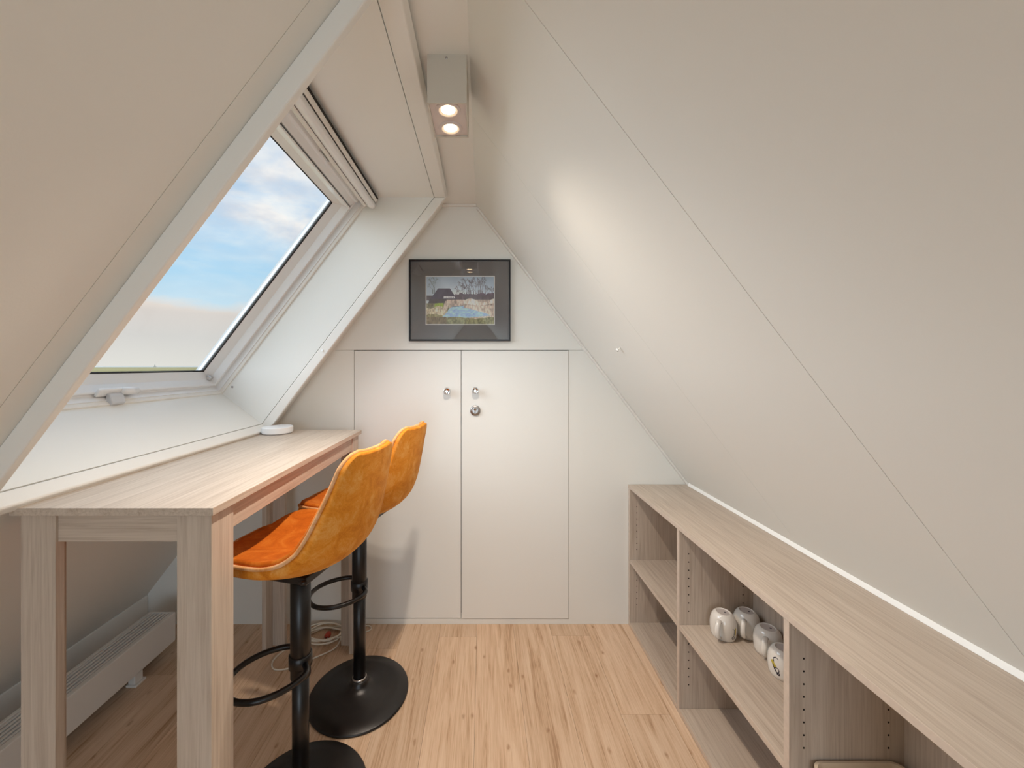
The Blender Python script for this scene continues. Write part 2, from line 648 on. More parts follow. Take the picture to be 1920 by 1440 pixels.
g = 0.0005
link('wall_panel', prism_xz([(xl_at(DZ1 + g), DZ1 + g), (xr_at(DZ1 + g), DZ1 + g), (XR, ZC), (XL, ZC)], YB, YB + 0.05), M['wall'], wb)
link('wall_panel', prism_xz([(xl_at(0), 0), (DX0, 0), (DX0, DZ1 - g), (xl_at(DZ1 - g), DZ1 - g)], YB, YB + 0.05), M['wall'], wb)
link('wall_panel', prism_xz([(DX1, 0), (xr_at(0), 0), (xr_at(DZ1 - g), DZ1 - g), (DX1, DZ1 - g)], YB, YB + 0.05), M['wall'], wb)
link('sill_board', boxm(DX0, DX1, YB, YB + 0.05, 0, DZ0), M['wall'], wb)
link('cupboard_back', boxm(DX0 - 0.1, DX1 + 0.1, YB + 0.052, YB + 0.10, -0.02, DZ1 + 0.1), M['dark'], wb)
link('cupboard_back', prism_xz([(xl_at(-.1), -0.1), (xr_at(-.1), -0.1), (XR, ZC + .05), (XL, ZC + .05)], YB + 0.101, YB + 0.13), M['dark'], wb)

# gable behind the camera
wf = empty('wall_front', (0, YF, 0))
rx0_, rx1_, rz0_, rz1_ = REAR['x0'], REAR['x1'], REAR['z0'], REAR['z1']
link('wall_panel', prism_xz([(xl_at(0), 0), (xr_at(0), 0), (xr_at(rz0_), rz0_), (xl_at(rz0_), rz0_)], YF - 0.06, YF), M['wall'], wf)
link('wall_panel', prism_xz([(xl_at(rz0_), rz0_), (rx0_, rz0_), (rx0_, rz1_), (xl_at(rz1_), rz1_)], YF - 0.06, YF), M['wall'], wf)
link('wall_panel', prism_xz([(rx1_, rz0_), (xr_at(rz0_), rz0_), (xr_at(rz1_), rz1_), (rx1_, rz1_)], YF - 0.06, YF), M['wall'], wf)
link('wall_panel', prism_xz([(xl_at(rz1_), rz1_), (xr_at(rz1_), rz1_), (XR, ZC), (XL, ZC)], YF - 0.06, YF), M['wall'], wf)
w2 = empty('fill_window', ((rx0_ + rx1_) / 2, YF, rz0_))  # invented window, put into the gable to let the fill light through
tag(w2, 'added white framed window for fill light, unseen behind the camera', 'window', kind='structure')
for (a, b, c, d) in ((rx0_, rx1_, rz0_, rz0_ + .05), (rx0_, rx1_, rz1_ - .05, rz1_), (rx0_, rx0_ + .05, rz0_ + .05, rz1_ - .05), (rx1_ - .05, rx1_, rz0_ + .05, rz1_ - .05)):
    link('frame', boxm(a, b, YF - 0.06, YF + 0.01, c, d, 0.003), M['frame'], w2)
link('glass_pane', boxm(rx0_ + .04, rx1_ - .04, YF - 0.035, YF - 0.03, rz0_ + .04, rz1_ - .04), M['glass'], w2)
tag(wf, 'plain white gable wall facing the cupboard', 'wall', kind='structure')

# low kerb where the window slope meets the floor
kb = link('baseboard_left', boxm(-1.84, -1.763, 0.0, YB - 0.002, 0.0, 0.155, 0.003), M['wall'])
tag(kb, 'low white boxed kerb along the foot of the window slope', 'baseboard', kind='structure')

# small trims
tr1 = link('trim_1', tn_prism(RP, [(0.02, -0.011), (1.845, -0.011), (1.845, 0.0), (0.02, 0.0)], YB - 0.022, YB, 0.003), M['trim'])
tag(tr1, 'slim white bead down the corner of the shelving slope and back wall', 'trim', kind='structure')
tr2 = link('trim_2', boxm(XL - 0.008, XR + 0.004, YB - 0.020, YB, ZC - 0.010, ZC, 0.003), M['trim'])
tag(tr2, 'short white bead where the ridge strip meets the back wall', 'trim', kind='structure')

# cupboard doors
for i, (a, b, proud, kx) in enumerate(((DX0 + 0.002, DXM - 0.002, 0.0, -0.186), (DXM + 0.001, DX1 - 0.002, 0.003, -0.039))):
    d = empty('door_%d' % (i + 1), ((a + b) / 2, YB, DZ0))
    lab = ('left white flush cupboard door with a single knob', 'right white flush cupboard door with knob and round lock')[i]
    tag(d, lab, 'door', kind='structure')
    link('leaf', boxm(a, b, YB - proud, YB + 0.02, DZ0 + 0.003, DZ1 - 0.003, 0.0015), M['door'], d)
    kz = (1.231, 1.234)[i]
    k = link('knob', lathe([(0.008, 0.0), (0.008, 0.012), (0.014, 0.017), (0.0185, 0.022), (0.0185, 0.032), (0.0165, 0.034), (0.0145, 0.034), (0.0135, 0.031), (0.004, 0.0315)],
                           32, (kx, YB - proud, kz), 'Y'), M['chrome'], d, True)
    tag(k, 'round chrome knob')
    if i == 1:
        lk = link('lock_rosette', lathe([(0.0275, 0.0), (0.0275, 0.007), (0.025, 0.010), (0.012, 0.010)], 36, (kx, YB - proud, 1.128), 'Y'), M['steel'], d, True)
        tag(lk, 'round steel lock rosette')
        cyl = []
        link('lock_cylinder', lathe([(0.0085, 0.0), (0.0085, 0.013), (0.0075, 0.0138)], 20, (kx, YB - proud, 1.1365), 'Y'), M['chrome'], lk, True)
        link('key_slot', boxm(kx - 0.0012, kx + 0.0012, YB - proud - 0.0142, YB - proud - 0.012, 1.131, 1.142), M['dark'], lk)
        link('lock_body', boxm(kx - 0.005, kx + 0.005, YB - proud - 0.0125, YB - proud, 1.110, 1.128, 0.002), M['steel'], lk)

# ------------------------------------------------------------------ roof window, lining and trim
Y0, Y1 = 0.80, 1.86           # inner faces of the lining
NW = 0.25                     # depth of the lining
ZT = 2.173                    # underside of the level top lining
TB = 1.415                    # bottom lining, square to the slope
PR = 0.0425                   # how far the edge trim stands off the wall


def t_top(n, z=ZT):
    return (ZC + C_ * n - z) / S_


w1 = empty('window_1', (-1.1, 1.33, 1.5))
tag(w1, 'white roof window in a deep boarded recess above the bar table', 'window', kind='structure')
b3 = 0.0015
o = link('lining_board', tn_prism(LP, [(t_top(0.001), 0.001), (TB, 0.001), (TB, NW), (t_top(NW), NW)], Y1, Y1 + 0.016), M['lining'], w1)
o = link('lining_board', tn_prism(LP, [(t_top(0.001), 0.001), (TB, 0.001), (TB, NW), (t_top(NW), NW)], Y0 - 0.016, Y0), M['lining'], w1)
o = link('lining_board', tn_box(LP, TB, TB + 0.016, 0.001, NW, Y0 - 0.016, Y1 + 0.016), M['lining'], w1)
xa = LP(t_top(0.001), 0.001)[0]
xb = LP(t_top(NW), NW)[0]
o = link('lining_board', boxm(xb, xa, Y0 - 0.016, Y1 + 0.016, ZT, ZT + 0.016), M['lining'], w1)
# edge trim
TH = 0.02
for (a, b) in ((Y1, Y1 + TH), (Y0 - TH, Y0)):
    link('edge_trim', tn_prism(LP, [(t_top(0), 0.0), (TB + 0.024, 0.0), (TB + 0.024, -PR), (t_top(-PR), -PR)], a, b, 0.004, 3), M['trim'], w1)
link('edge_trim', tn_box(LP, TB, TB + 0.026, -PR - 0.003, 0.0, Y0 + 0.0, Y1 + 0.0, 0.006, 3), M['trim'], w1)
xc, xd = LP(t_top(0), 0)[0], LP(t_top(-PR), -PR)[0]
link('edge_trim', prism_xz([(xc, ZT), (xd, ZT), (xd + 0.012, ZT + 0.020), (xc, ZT + 0.020)], Y0 - TH, Y1 + TH, 0.004, seg=3), M['trim'], w1)
# slim cover strips where lining meets the frame
CV = 0.006


def ring(profile, t0, t1, y0, y1, tk=(1, 1, 1, 1)):
    """mitred rectangular frame; profile of (inset, n), inset scaled per side (top, bottom, near, far)"""
    v, f = [], []
    n = len(profile)
    for (i, h) in profile:
        for (t, y) in ((t0 + i * tk[0], y0 + i * tk[2]), (t1 - i * tk[1], y0 + i * tk[2]), (t1 - i * tk[1], y1 - i * tk[3]), (t0 + i * tk[0], y1 - i * tk[3])):
            X, Z = LP(t, h)
            v.append((X, y, Z))
    for a in range(n):
        b = (a + 1) % n
        for k in range(4):
            k2 = (k + 1) % 4
            f.append((a * 4 + k, a * 4 + k2, b * 4 + k2, b * 4 + k))
    return mesh('ring', v, f)


TW = t_top(NW)
fr_ = link('frame', ring([(0.0, NW + 0.004), (0.010, NW + 0.004), (0.010, NW + 0.030), (0.016, NW + 0.034), (0.016, 0.40), (-0.04, 0.40), (-0.04, NW + 0.004)],
                         TW, TB, Y0, Y1), M['frame'], w1)
link('cover_strip', ring([(-0.002, NW - 0.012), (0.005, NW - 0.012), (0.007, NW - 0.008), (0.007, NW + 0.006), (-0.002, NW + 0.006)], TW, TB, Y0, Y1), M['trim'], w1)
sa_t0, sa_t1, sa_y0, sa_y1 = TW + 0.095, TB - 0.018, Y0 + 0.018, Y1 - 0.018
sash = link('sash', ring([(0.0, 0.286), (0.002, 0.279), (0.006, 0.278), (0.0085, 0.281), (0.0150, 0.312), (0.037, 0.344), (0.037, 0.352), (0.0, 0.352)],
                         sa_t0, sa_t1, sa_y0, sa_y1), M['frame'], w1)
link('gasket', ring([(0.0365, 0.3425), (0.0400, 0.346), (0.0400, 0.350), (0.0365, 0.350)], sa_t0, sa_t1, sa_y0, sa_y1), M['gasket'], sash)
link('cladding', ring([(0.030, 0.354), (0.0385, 0.354), (0.0385, 0.358), (0.0, 0.392), (-0.1, 0.41), (-0.1, 0.353), (0.030, 0.353)], sa_t0, sa_t1, sa_y0, sa_y1, (0.9, 0.8, 1.0, 1.0)), M['clad'], w1)
link('glass_pane', tn_box(LP, sa_t0 + 0.034, sa_t1 - 0.034, 0.3445, 0.3495, sa_y0 + 0.034, sa_y1 - 0.034), M['glass'], sash)
# ventilation bar above the sash
vb = link('ventilation_flap', tn_prism(LP, [(TW + 0.014, 0.262), (TW + 0.056, 0.268), (TW + 0.062, 0.280), (TW + 0.088, 0.284), (TW + 0.090, 0.292), (TW + 0.090, 0.352), (TW + 0.012, 0.352)], Y0 + 0.02, Y1 - 0.02, 0.002), M['frame'], w1)
link('latch_plate', tn_box(LP, TW + 0.046, TW + 0.053, 0.258, 0.268, 1.40, 1.47, 0.001), M['chrome'], vb)
# hinge plates and corner pieces on the sash, screw caps in the frame
sw, sh = LP(TB - 0.03, NW + 0.012)
link('screw_cap', lathe([(0.005, 0.0), (0.005, 0.0015), (0.004, 0.002)], 16, (LP(TB - 0.055, NW - 0.03)[0], Y1, LP(TB - 0.055, NW - 0.03)[1]), 'Y'), M['steel'], w1)
link('corner_hinge', tn_box(LP, sa_t1 - 0.036, sa_t1 - 0.016, 0.300, 0.318, sa_y1 - 0.034, sa_y1 - 0.016, 0.003), M['chrome'], sash)
# handle
hd = link('handle', tn_box(LP, sa_t1 - 0.027, sa_t1 + 0.004, 0.268, 0.280, 1.265, 1.395, 0.004, 3), M['frame'], sash)
tag(hd, 'grey-white lever handle on the lower sash')
link('lever', tn_prism(LP, [(sa_t1 - 0.012, 0.272), (sa_t1 + 0.014, 0.258), (sa_t1 + 0.018, 0.236), (sa_t1 + 0.004, 0.232), (sa_t1 - 0.014, 0.256)], 1.295, 1.345, 0.004, 3), M['silver'], hd)
xk, zk = LP(sa_t1 - 0.018, 0.262)
link('lever_hub', lathe([(0.013, -0.03), (0.013, 0.03)], 20, (LP(sa_t1 - 0.016, 0.268)[0], 1.372, LP(sa_t1 - 0.016, 0.268)[1]), 'Y'), M['frame'], hd, True)

# roller blind cassette below the level lining
bl = empty('roller_blind', (LP(TW, NW)[0], 1.33, LP(TW, NW)[1]))
tag(bl, 'white rolled-up blind cassette along the top of the roof window', 'blind')
cas = [(TW + 0.004, NW - 0.004), (TW + 0.004, NW - 0.040), (TW + 0.010, NW - 0.052), (TW + 0.022, NW - 0.058), (TW + 0.034, NW - 0.052), (TW + 0.040, NW - 0.040), (TW + 0.040, NW - 0.004)]
link('cassette', tn_prism(LP, cas, Y0 + 0.03, Y1 - 0.014, 0.003), M['frame'], bl)
link('pull_bar', tn_box(LP, TW + 0.042, TW + 0.052, NW - 0.03, NW - 0.008, Y0 + 0.04, Y1 - 0.03, 0.003), M['trim'], bl)
link('end_cap', tn_prism(LP, cas, Y1 - 0.0135, Y1 - 0.008, 0.001), M['plastic'], bl)
link('slot', tn_box(LP, TW - 0.018, TW - 0.013, NW - 0.054, NW - 0.020, Y0 + 0.03, Y1 - 0.03), M['dark'], bl)
link('rear_rail', tn_box(LP, TW - 0.012, TW + 0.0035, NW - 0.052, NW - 0.044, Y0 + 0.03, Y1 - 0.02, 0.002), M['trim'], bl)

# ------------------------------------------------------------------ ceiling spotlight
lp_ = empty('ceiling_spotlight', (-0.097, 1.13, ZC))
tag(lp_, 'rectangular twin ceiling spotlight with two lit round bulbs', 'lamp')
LX0, LX1, LY0, LY1, LZ = -0.151, -0.0435, 1.053, 1.213, 2.0775
wth = 0.004
body = join_me([boxm(LX0, LX1, LY0, LY0 + wth, LZ, ZC), boxm(LX0, LX1, LY1 - wth, LY1, LZ, ZC),
                boxm(LX0, LX0 + wth, LY0 + wth, LY1 - wth, LZ, ZC), boxm(LX1 - wth, LX1, LY0 + wth, LY1 - wth, LZ, ZC)])
link('housing', body, M['lampbody'], lp_)
fp = link('face_plate', boxm(LX0 + wth, LX1 - wth, LY0 + wth, LY1 - wth, LZ + 0.006, LZ + 0.010), M['lampface'], lp_)
link('screw', lathe([(0.0035, 0), (0.0035, 0.001), (0.002, 0.0016)], 14, (-0.0985, LY0, ZC - 0.010), 'Y'), M['steel'], lp_)
for j, yy in enumerate((1.091, 1.174)):
    cx = (LX0 + LX1) / 2
    rg = link('bulb_ring', lathe([(0.0225, 0.006), (0.0225, 0.001), (0.026, -0.0005), (0.0275, -0.0025), (0.029, -0.0015), (0.032, -0.001), (0.0335, -0.0025), (0.035, -0.001), (0.036, 0.003), (0.036, 0.006)], 40, (cx, yy, LZ + 0.004), closed=False), M['lampface'], lp_, True)
    link('bulb', lathe([(0.0222, 0.005), (0.0222, 0.003), (0.019, 0.001), (0.012, -0.001), (0.002, -0.0015)], 36, (cx, yy, LZ + 0.004)), M['bulb'], rg, True)
    ld = bpy.data.lights.new('bulb_beam', 'SPOT')
    ld.energy = 47.0
    ld.color = (1.0, 0.86, 0.72)
    ld.spot_size = math.radians(127)
    ld.spot_blend = 1.0
    ld.shadow_soft_size = 0.02
    lo = bpy.data.objects.new('bulb_beam', ld)
    COL.objects.link(lo)
    lo.parent = lp_
    lo.location = Vector((cx, yy, LZ - 0.004)) - Vector(lp_.location)

# ------------------------------------------------------------------ picture
PX0, PX1, PZ0, PZ1 = -0.3865, 0.1460, 1.4925, 1.9205
pic = empty('framed_picture', ((PX0 + PX1) / 2, YB, PZ0))
tag(pic, 'framed landscape photograph in a thin black frame above the cupboard doors', 'picture')
FW = 0.009
YP = YB - 0.018
fm = join_me([boxm(PX0, PX1, YP, YB - 0.001, PZ1 - FW, PZ1, 0.001), boxm(PX0, PX1, YP, YB - 0.001, PZ0, PZ0 + FW, 0.001),
              boxm(PX0, PX0 + FW, YP, YB - 0.001, PZ0 + FW, PZ1 - FW, 0.001), boxm(PX1 - FW, PX1, YP, YB - 0.001, PZ0 + FW, PZ1 - FW, 0.001)])
link('frame', fm, M['frameblack'], pic)
QX0, QX1, QZ0, QZ1 = -0.300, 0.064, 1.578, 1.836
mt = join_me([boxm(PX0 + FW, PX1 - FW, YB - 0.010, YB - 0.003, QZ1, PZ1 - FW), boxm(PX0 + FW, PX1 - FW, YB - 0.010, YB - 0.003, PZ0 + FW, QZ0),
              boxm(PX0 + FW, QX0, YB - 0.010, YB - 0.003, QZ0, QZ1), boxm(QX1, PX1 - FW, YB - 0.010, YB - 0.003, QZ0, QZ1)])
link('mount', mt, M['mat'], pic)
e = 0.0042
me_ = join_me([boxm(QX0, QX1, YB - 0.0092, YB - 0.003, QZ1 - e, QZ1), boxm(QX0, QX1, YB - 0.0092, YB - 0.003, QZ0, QZ0 + e),
               boxm(QX0, QX0 + e, YB - 0.0092, YB - 0.003, QZ0 + e, QZ1 - e), boxm(QX1 - e, QX1, YB - 0.0092, YB - 0.003, QZ0 + e, QZ1 - e)])
link('mount_bevel', me_, M['matedge'], pic)


def paint_print(W, H):
    rng = np.random.default_rng(5)
    img = np.zeros((H, W, 3))
    u = (np.arange(W) + .5) / W
    v = (np.arange(H) + .5) / H      # 0 at the top
    U, V = np.meshgrid(u, v)

    def fbm(fx, fy, oct_=4):
        out = np.zeros((H, W))
        amp = 1.0
        tot = 0
        for k in range(oct_):
            gx, gy = int(fx * 2 ** k) + 2, int(fy * 2 ** k) + 2
            gr = rng.random((gy, gx))
            X, Y = U * (gx - 1.001), V * (gy - 1.001)
            xi, yi = X.astype(int), Y.astype(int)
            a, b = X - xi, Y - yi
            out += amp * ((gr[yi, xi] * (1 - a) + gr[yi, xi + 1] * a) * (1 - b) + (gr[yi + 1, xi] * (1 - a) + gr[yi + 1, xi + 1] * a) * b)
            tot += amp
            amp *= .55
        return out / tot

    def poly(pts):
        ins = np.zeros((H, W), bool)
        n = len(pts)
        for i in range(n):
            x0, y0 = pts[i]
            x1, y1 = pts[(i + 1) % n]
            c = ((y0 > V) != (y1 > V)) & (U < (x1 - x0) * (V - y0) / (y1 - y0 + 1e-9) + x0)
            ins ^= c
        return ins

    def put(mask, col, var=None, amt=0.0):
        c = np.array(col, float)[None, :] / 255
        a = c * np.ones((mask.sum(), 1))
        if var is not None:
            a = a * (1 + amt * (var[mask] - .5)[:, None] * 2)
        img[mask] = a

    # sky, darker at the rim, milky in the middle
    f = fbm(3, 2)
    base = np.stack([108 + 70 * (1 - np.abs(U - .5) * 1.2) * (V / .45), 124 + 62 * (1 - np.abs(U - .5) * 1.2) * (V / .45), 140 + 52 * (1 - np.abs(U - .5) * 1.2) * (V / .45)], -1)
    img[:] = np.clip(base + (f[..., None] - .5) * 30, 60, 205) / 255

    def tree(cx, base_v, h, wd, dens, col):
        def branch(x, y, ang, ln, th, lvl):
            nx, ny = x + math.sin(ang) * ln * H / W, y - math.cos(ang) * ln
            n = max(2, int(ln * H * 1.5))
            for q in range(n):
                s = q / (n - 1)
                X, Y = int((x + (nx - x) * s) * W), int((y + (ny - y) * s) * H)
                r = max(0, int(th))
                x0, x1, y0, y1 = max(0, X - r), min(W, X + r + 1), max(0, Y), min(H, Y + 1)
                if x1 > x0 and y1 > y0:
                    k = .55 if th < 1 else .85
                    img[y0:y1, x0:x1] = img[y0:y1, x0:x1] * (1 - k) + np.array(col) / 255 * k
            if lvl > 0:
                for _ in range(dens):
                    branch(nx, ny, ang + rng.normal(0, wd), ln * rng.uniform(.55, .8), th * .6, lvl - 1)
        branch(cx, base_v, rng.normal(0, .05), h * .42, 1.6, 5)
    tree(.125, .34, .26, .42, 2, (74, 82, 80))
    tree(.10, .36, .2, .45, 2, (78, 86, 86))
    for cx, h in ((.50, .20), (.53, .22), (.56, .24), (.59, .22), (.63, .34), (.66, .36), (.69, .30), (.76, .36), (.79, .37), (.82, .32), (.86, .22), (.73, .24), (.46, .14), (.9, .2), (.96, .16)):
        tree(cx, .44, h, .34, 2, (66, 56, 62))
    # hedge line
    hl = .36 + .05 * (fbm(22, 1)[0:1] - .5) * 2 + 0 * U
    put((V > hl) & (V < .48) & (U > .42), (74, 62, 74), fbm(40, 8), .35)
    put((V > .40) & (V < .5), (70, 62, 68), fbm(40, 8), .3)
    # farmhouse with dark hipped roof
    put(poly([(.06, .47), (.175, .25), (.35, .25), (.45, .47)]), (56, 52, 66), fbm(50, 3), .16)
    put(poly([(.05, .47), (.45, .47), (.43, .52), (.02, .62)]), (60, 56, 60), fbm(20, 8), .25)
    put(poly([(.26, .41), (.41, .41), (.43, .46), (.255, .46)]), (216, 214, 210))
    for k in range(6):
        a = .275 + k * .024
        put((U > a) & (U < a + .008) & (V > .42) & (V < .455), (90, 88, 96))
    # reeds
    rd = fbm(60, 14)
    put((V > .485) & (U > .30), (146, 128, 116), rd, .5)
    put((V > .50 + .04 * np.sin(U * 17)) & (U > .55), (172, 154, 140), rd, .45)
    put((V > .57 + .03 * np.sin(U * 9 + 1)) & (U > .56), (134, 116, 104), rd, .5)
    put((V > .60) & (U > .58), (158, 140, 126), fbm(70, 18), .5)
    put((V > .56) & (U < .34), (96, 92, 70), rd, .5)
    put(poly([(.13, .56), (.255, .55), (.25, .65), (.12, .65)]), (112, 134, 44), rd, .25)
    put((V > .64 + .03 * np.sin(U * 25)) & (U < .30), (154, 142, 116), fbm(60, 20), .55)
    put(poly([(.28, .51), (.34, .53), (.32, .66), (.26, .76), (.25, .66)]), (150, 134, 120), fbm(50, 20), .45)
    # river
    put(poly([(.54, .60), (.38, .63), (.33, .68), (.31, .74), (.22, .86), (.60, .86), (.95, .81), (.86, .76), (.66, .68), (.56, .65)]), (112, 142, 186), fbm(26, 30), .34)
    put(poly([(.54, .60), (.38, .625), (.38, .635), (.54, .615)]), (64, 66, 86))
    # meadow in front
    lo = .83 + .03 * (fbm(24, 1)[0:1] - .5) * 2 - .04 * np.cos((U - .1) * 5)
    put((V > lo) & ((V > .86) | (U < .24) | (U > .9)), (104, 98, 66), fbm(60, 24), .55)
    put(V > .86 + .02 * np.sin(U * 11), (98, 96, 64), fbm(70, 22), .55)
    put((V > .84) & (U < .3), (92, 80, 60), fbm(60, 20), .5)
    g_ = img.mean(-1, keepdims=True)
    return np.clip((g_ + (img - g_) * 0.85) * 1.16 + 0.015, 0.02, 0.97) ** 0.88


PWn, PHn = 240, 168
img = paint_print(PWn, PHn)
vx = np.linspace(QX0 + 0.002, QX1 - 0.002, PWn + 1)
vz = np.linspace(QZ1 - 0.002, QZ0 + 0.002, PHn + 1)
verts = [(a, YB - 0.0045, b) for b in vz for a in vx]
faces = [(r * (PWn + 1) + c, (r + 1) * (PWn + 1) + c, (r + 1) * (PWn + 1) + c + 1, r * (PWn + 1) + c + 1) for r in range(PHn) for c in range(PWn)]
pm = bpy.data.meshes.new('print')
pm.from_pydata(verts, [], faces)
at = pm.color_attributes.new('print_colour', 'FLOAT_COLOR', 'CORNER')
linimg = np.clip(1.6 * np.where(img <= 0.04045, img / 12.92, ((img + 0.055) / 1.055) ** 2.4), 0, 0.9)
cols = np.ones((PHn * PWn, 4, 4), np.float32)
cols[:, :, :3] = linimg.reshape(-1, 1, 3)
at.data.foreach_set('color', cols.ravel())
mpm, ntm, bm_ = new_mat('landscape_print')
va = nd(ntm, 'ShaderNodeVertexColor', layer_name='print_colour')
ntm.links.new(va.outputs[0], bm_.inputs['Base Color'])
bm_.inputs['Roughness'].default_value = 0.7
bm_.inputs['Specular IOR Level'].default_value = 0.1
tag(link('print', pm, mpm, pic), 'photograph of a dark-roofed farmhouse, bare trees, reeds and a blue stream')
link('glass_pane', boxm(PX0 + FW - 0.002, PX1 - FW + 0.002, YB - 0.0135, YB - 0.0115, PZ0 + FW - 0.002, PZ1 - FW + 0.002), M['picglass'], pic)

# ------------------------------------------------------------------ bar table
TZ = 1.045
TX0, TX1, TY0, TY1 = -1.054, -0.600, 0.860, 1.915
tb = empty('bar_table', ((TX0 + TX1) / 2, (TY0 + TY1) / 2, 0))
tag(tb, 'tall pale oak bar table with L-shaped board legs under the window', 'table')
link('table_top', boxm(TX0, TX1, TY0, TY1, TZ - 0.018, TZ, 0.0012), M['wood_y'], tb)
ov = 0.012
lx0, lx1, ly0, ly1 = TX0 + ov, TX1 - ov, TY0 + ov, TY1 - ov
LW, LT = 0.078, 0.020


def lleg(sx, sy):
    """angle-shaped leg; sx, sy give the outer corner"""
    X, Y = (lx0 if sx < 0 else lx1), (ly0 if sy < 0 else ly1)
    p = [(0, 0), (-sx * LW, 0), (-sx * LW, -sy * LT), (-sx * LT, -sy * LT), (-sx * LT, -sy * LW), (0, -sy * LW)]
    return prism_xy([(X + a, Y + b) for a, b in p], 0.0, TZ - 0.018, 0.0008, seg=1)


for sx in (-1, 1):
    for sy in (-1, 1):
        link('leg', lleg(sx, sy), M['wood_z'], tb)
AZ0, AZ1 = 0.962, TZ - 0.018
link('apron', boxm(lx0 + 0.006, lx0 + 0.024, ly0 + LW, ly1 - LW, AZ0, AZ1, 0.0008), M['wood_y'], tb)
link('apron', boxm(lx1 - 0.024, lx1 - 0.006, ly0 + LW, ly1 - LW, AZ0, AZ1, 0.0008), M['wood_y'], tb)
link('apron', boxm(lx0 + LW, lx1 - LW, ly0 + 0.006, ly0 + 0.024, AZ0, AZ1, 0.0008), M['wood_x'], tb)
link('apron', boxm(lx0 + LW, lx1 - LW, ly1 - 0.024, ly1 - 0.006, AZ0, AZ1, 0.0008), M['wood_x'], tb)

# ------------------------------------------------------------------ bar stools
SEAT_ROT = math.radians(-14)


def stool_shell():
    prof = [(-0.215, .800), (-0.190, .777), (-0.12, .763), (0.0, .757), (0.08, .762), (0.145, .782), (0.195, .818), (0.224, .872), (0.242, .945), (0.256, 1.033), (0.268, 1.118)]
    wid = [.165, .180, .190, .195, .196, .196, .192, .183, .167, .145, .126]
    cur = [.020, .030, .038, .044, .050, .055, .056, .050, .040, .026, .014]
    NU, NV = 56, 29
    pc = catmull([(a, b, w, c) for (a, b), w, c in zip(prof, wid, cur)], 240)
    P = np.array(pc)
    d = np.r_[0, np.cumsum(np.hypot(np.diff(P[:, 0]), np.diff(P[:, 1])))]
    L = d[-1]
    # denser samples at the rounded ends
    s = np.linspace(0, 1, NU)
    s = 0.5 - 0.5 * np.cos(np.pi * s)
    s = 0.55 * s + 0.45 * np.linspace(0, 1, NU)
    s = s * L
    Q = np.stack([np.interp(s, d, P[:, k]) for k in range(4)], 1)
    tx, tz = np.gradient(Q[:, 0], s), np.gradient(Q[:, 1], s)
    ln = np.hypot(tx, tz)
    nx, nz = -tz / ln, tx / ln                     # inward: up on the seat, forward on the back
    rf, rb = 0.12, 0.048                           # corner radii at seat front and back top
    hw = Q[:, 2].copy()
    for i in range(NU):
        e0, e1 = s[i], L - s[i]
        if e0 < rf:
            hw[i] -= rf - math.sqrt(max(0, rf * rf - (rf - e0) ** 2))
        if e1 < rb:
            hw[i] -= rb - math.sqrt(max(0, rb * rb - (rb - e1) ** 2))
    vv = np.linspace(-1, 1, NV)
    vv = np.sign(vv) * (1 - (1 - np.abs(vv)) ** 1.4)

    def surf(off, shrink=1.0, puff=0.0):
        G = np.zeros((NU, NV, 3))
        for i in range(NU):
            for j, v in enumerate(vv):
                thin = 1 - 0.45 * min(1.0, max(0.0, (Q[i, 1] - 0.88) / 0.24))
                a = Q[i, 3] * abs(v * hw[i] / Q[i, 2]) ** 2.2 + off * thin
                edge = (1 - abs(v) ** 6)
                e0, e1 = min(1, s[i] / 0.05), min(1, (L - s[i]) / 0.05)
                a += puff * thin * edge * math.sin(math.pi / 2 * e0) * math.sin(math.pi / 2 * e1)
                # round the top and front lips
                lift = 0.005 * abs(v) ** 3 * max(0.0, 1 - (L - s[i]) / 0.10)
                G[i, j] = (Q[i, 0] + nx[i] * a, v * hw[i] * shrink, Q[i, 1] + nz[i] * a + lift)
        return G

    def solid(A, B, name):
        va = list(A.reshape(-1, 3)) + list(B.reshape(-1, 3))
        n = NU * NV
        f = []
        for i in range(NU - 1):
            for j in range(NV - 1):
                a = i * NV + j
                f.append((a, a + 1, a + NV + 1, a + NV))
                f.append((n + a, n + a + NV, n + a + NV + 1, n + a + 1))
        rim = [(0, j) for j in range(NV)] + [(i, NV - 1) for i in range(1, NU)] + [(NU - 1, j) for j in range(NV - 2, -1, -1)] + [(i, 0) for i in range(NU - 2, 0, -1)]
        idx = [i * NV + j for i, j in rim]
        for k in range(len(idx)):
            a, b = idx[k], idx[(k + 1) % len(idx)]
            f.append((a, b, n + b, n + a))
        return mesh(name, va, f), rim
    o0 = surf(0.0, 0.985)
    o1 = surf(0.030, 1.0)
    shell, rim = solid(o0, o1, 'shell')
    c0, c1 = surf(0.031, 0.985), surf(0.044, 0.955, 0.012)
    cush, _ = solid(c0, c1, 'cushion')
    mid = surf(0.029, 1.0)
    path = [mid[i, j] for i, j in rim]
    # thin out coincident points
    pp = [path[0]]
    for p in path[1:]:
        if np.linalg.norm(p - pp[-1]) > 0.004:
            pp.append(p)
    pip = tube(pp, 0.0055, 8, closed=True)
    return shell, cush, pip


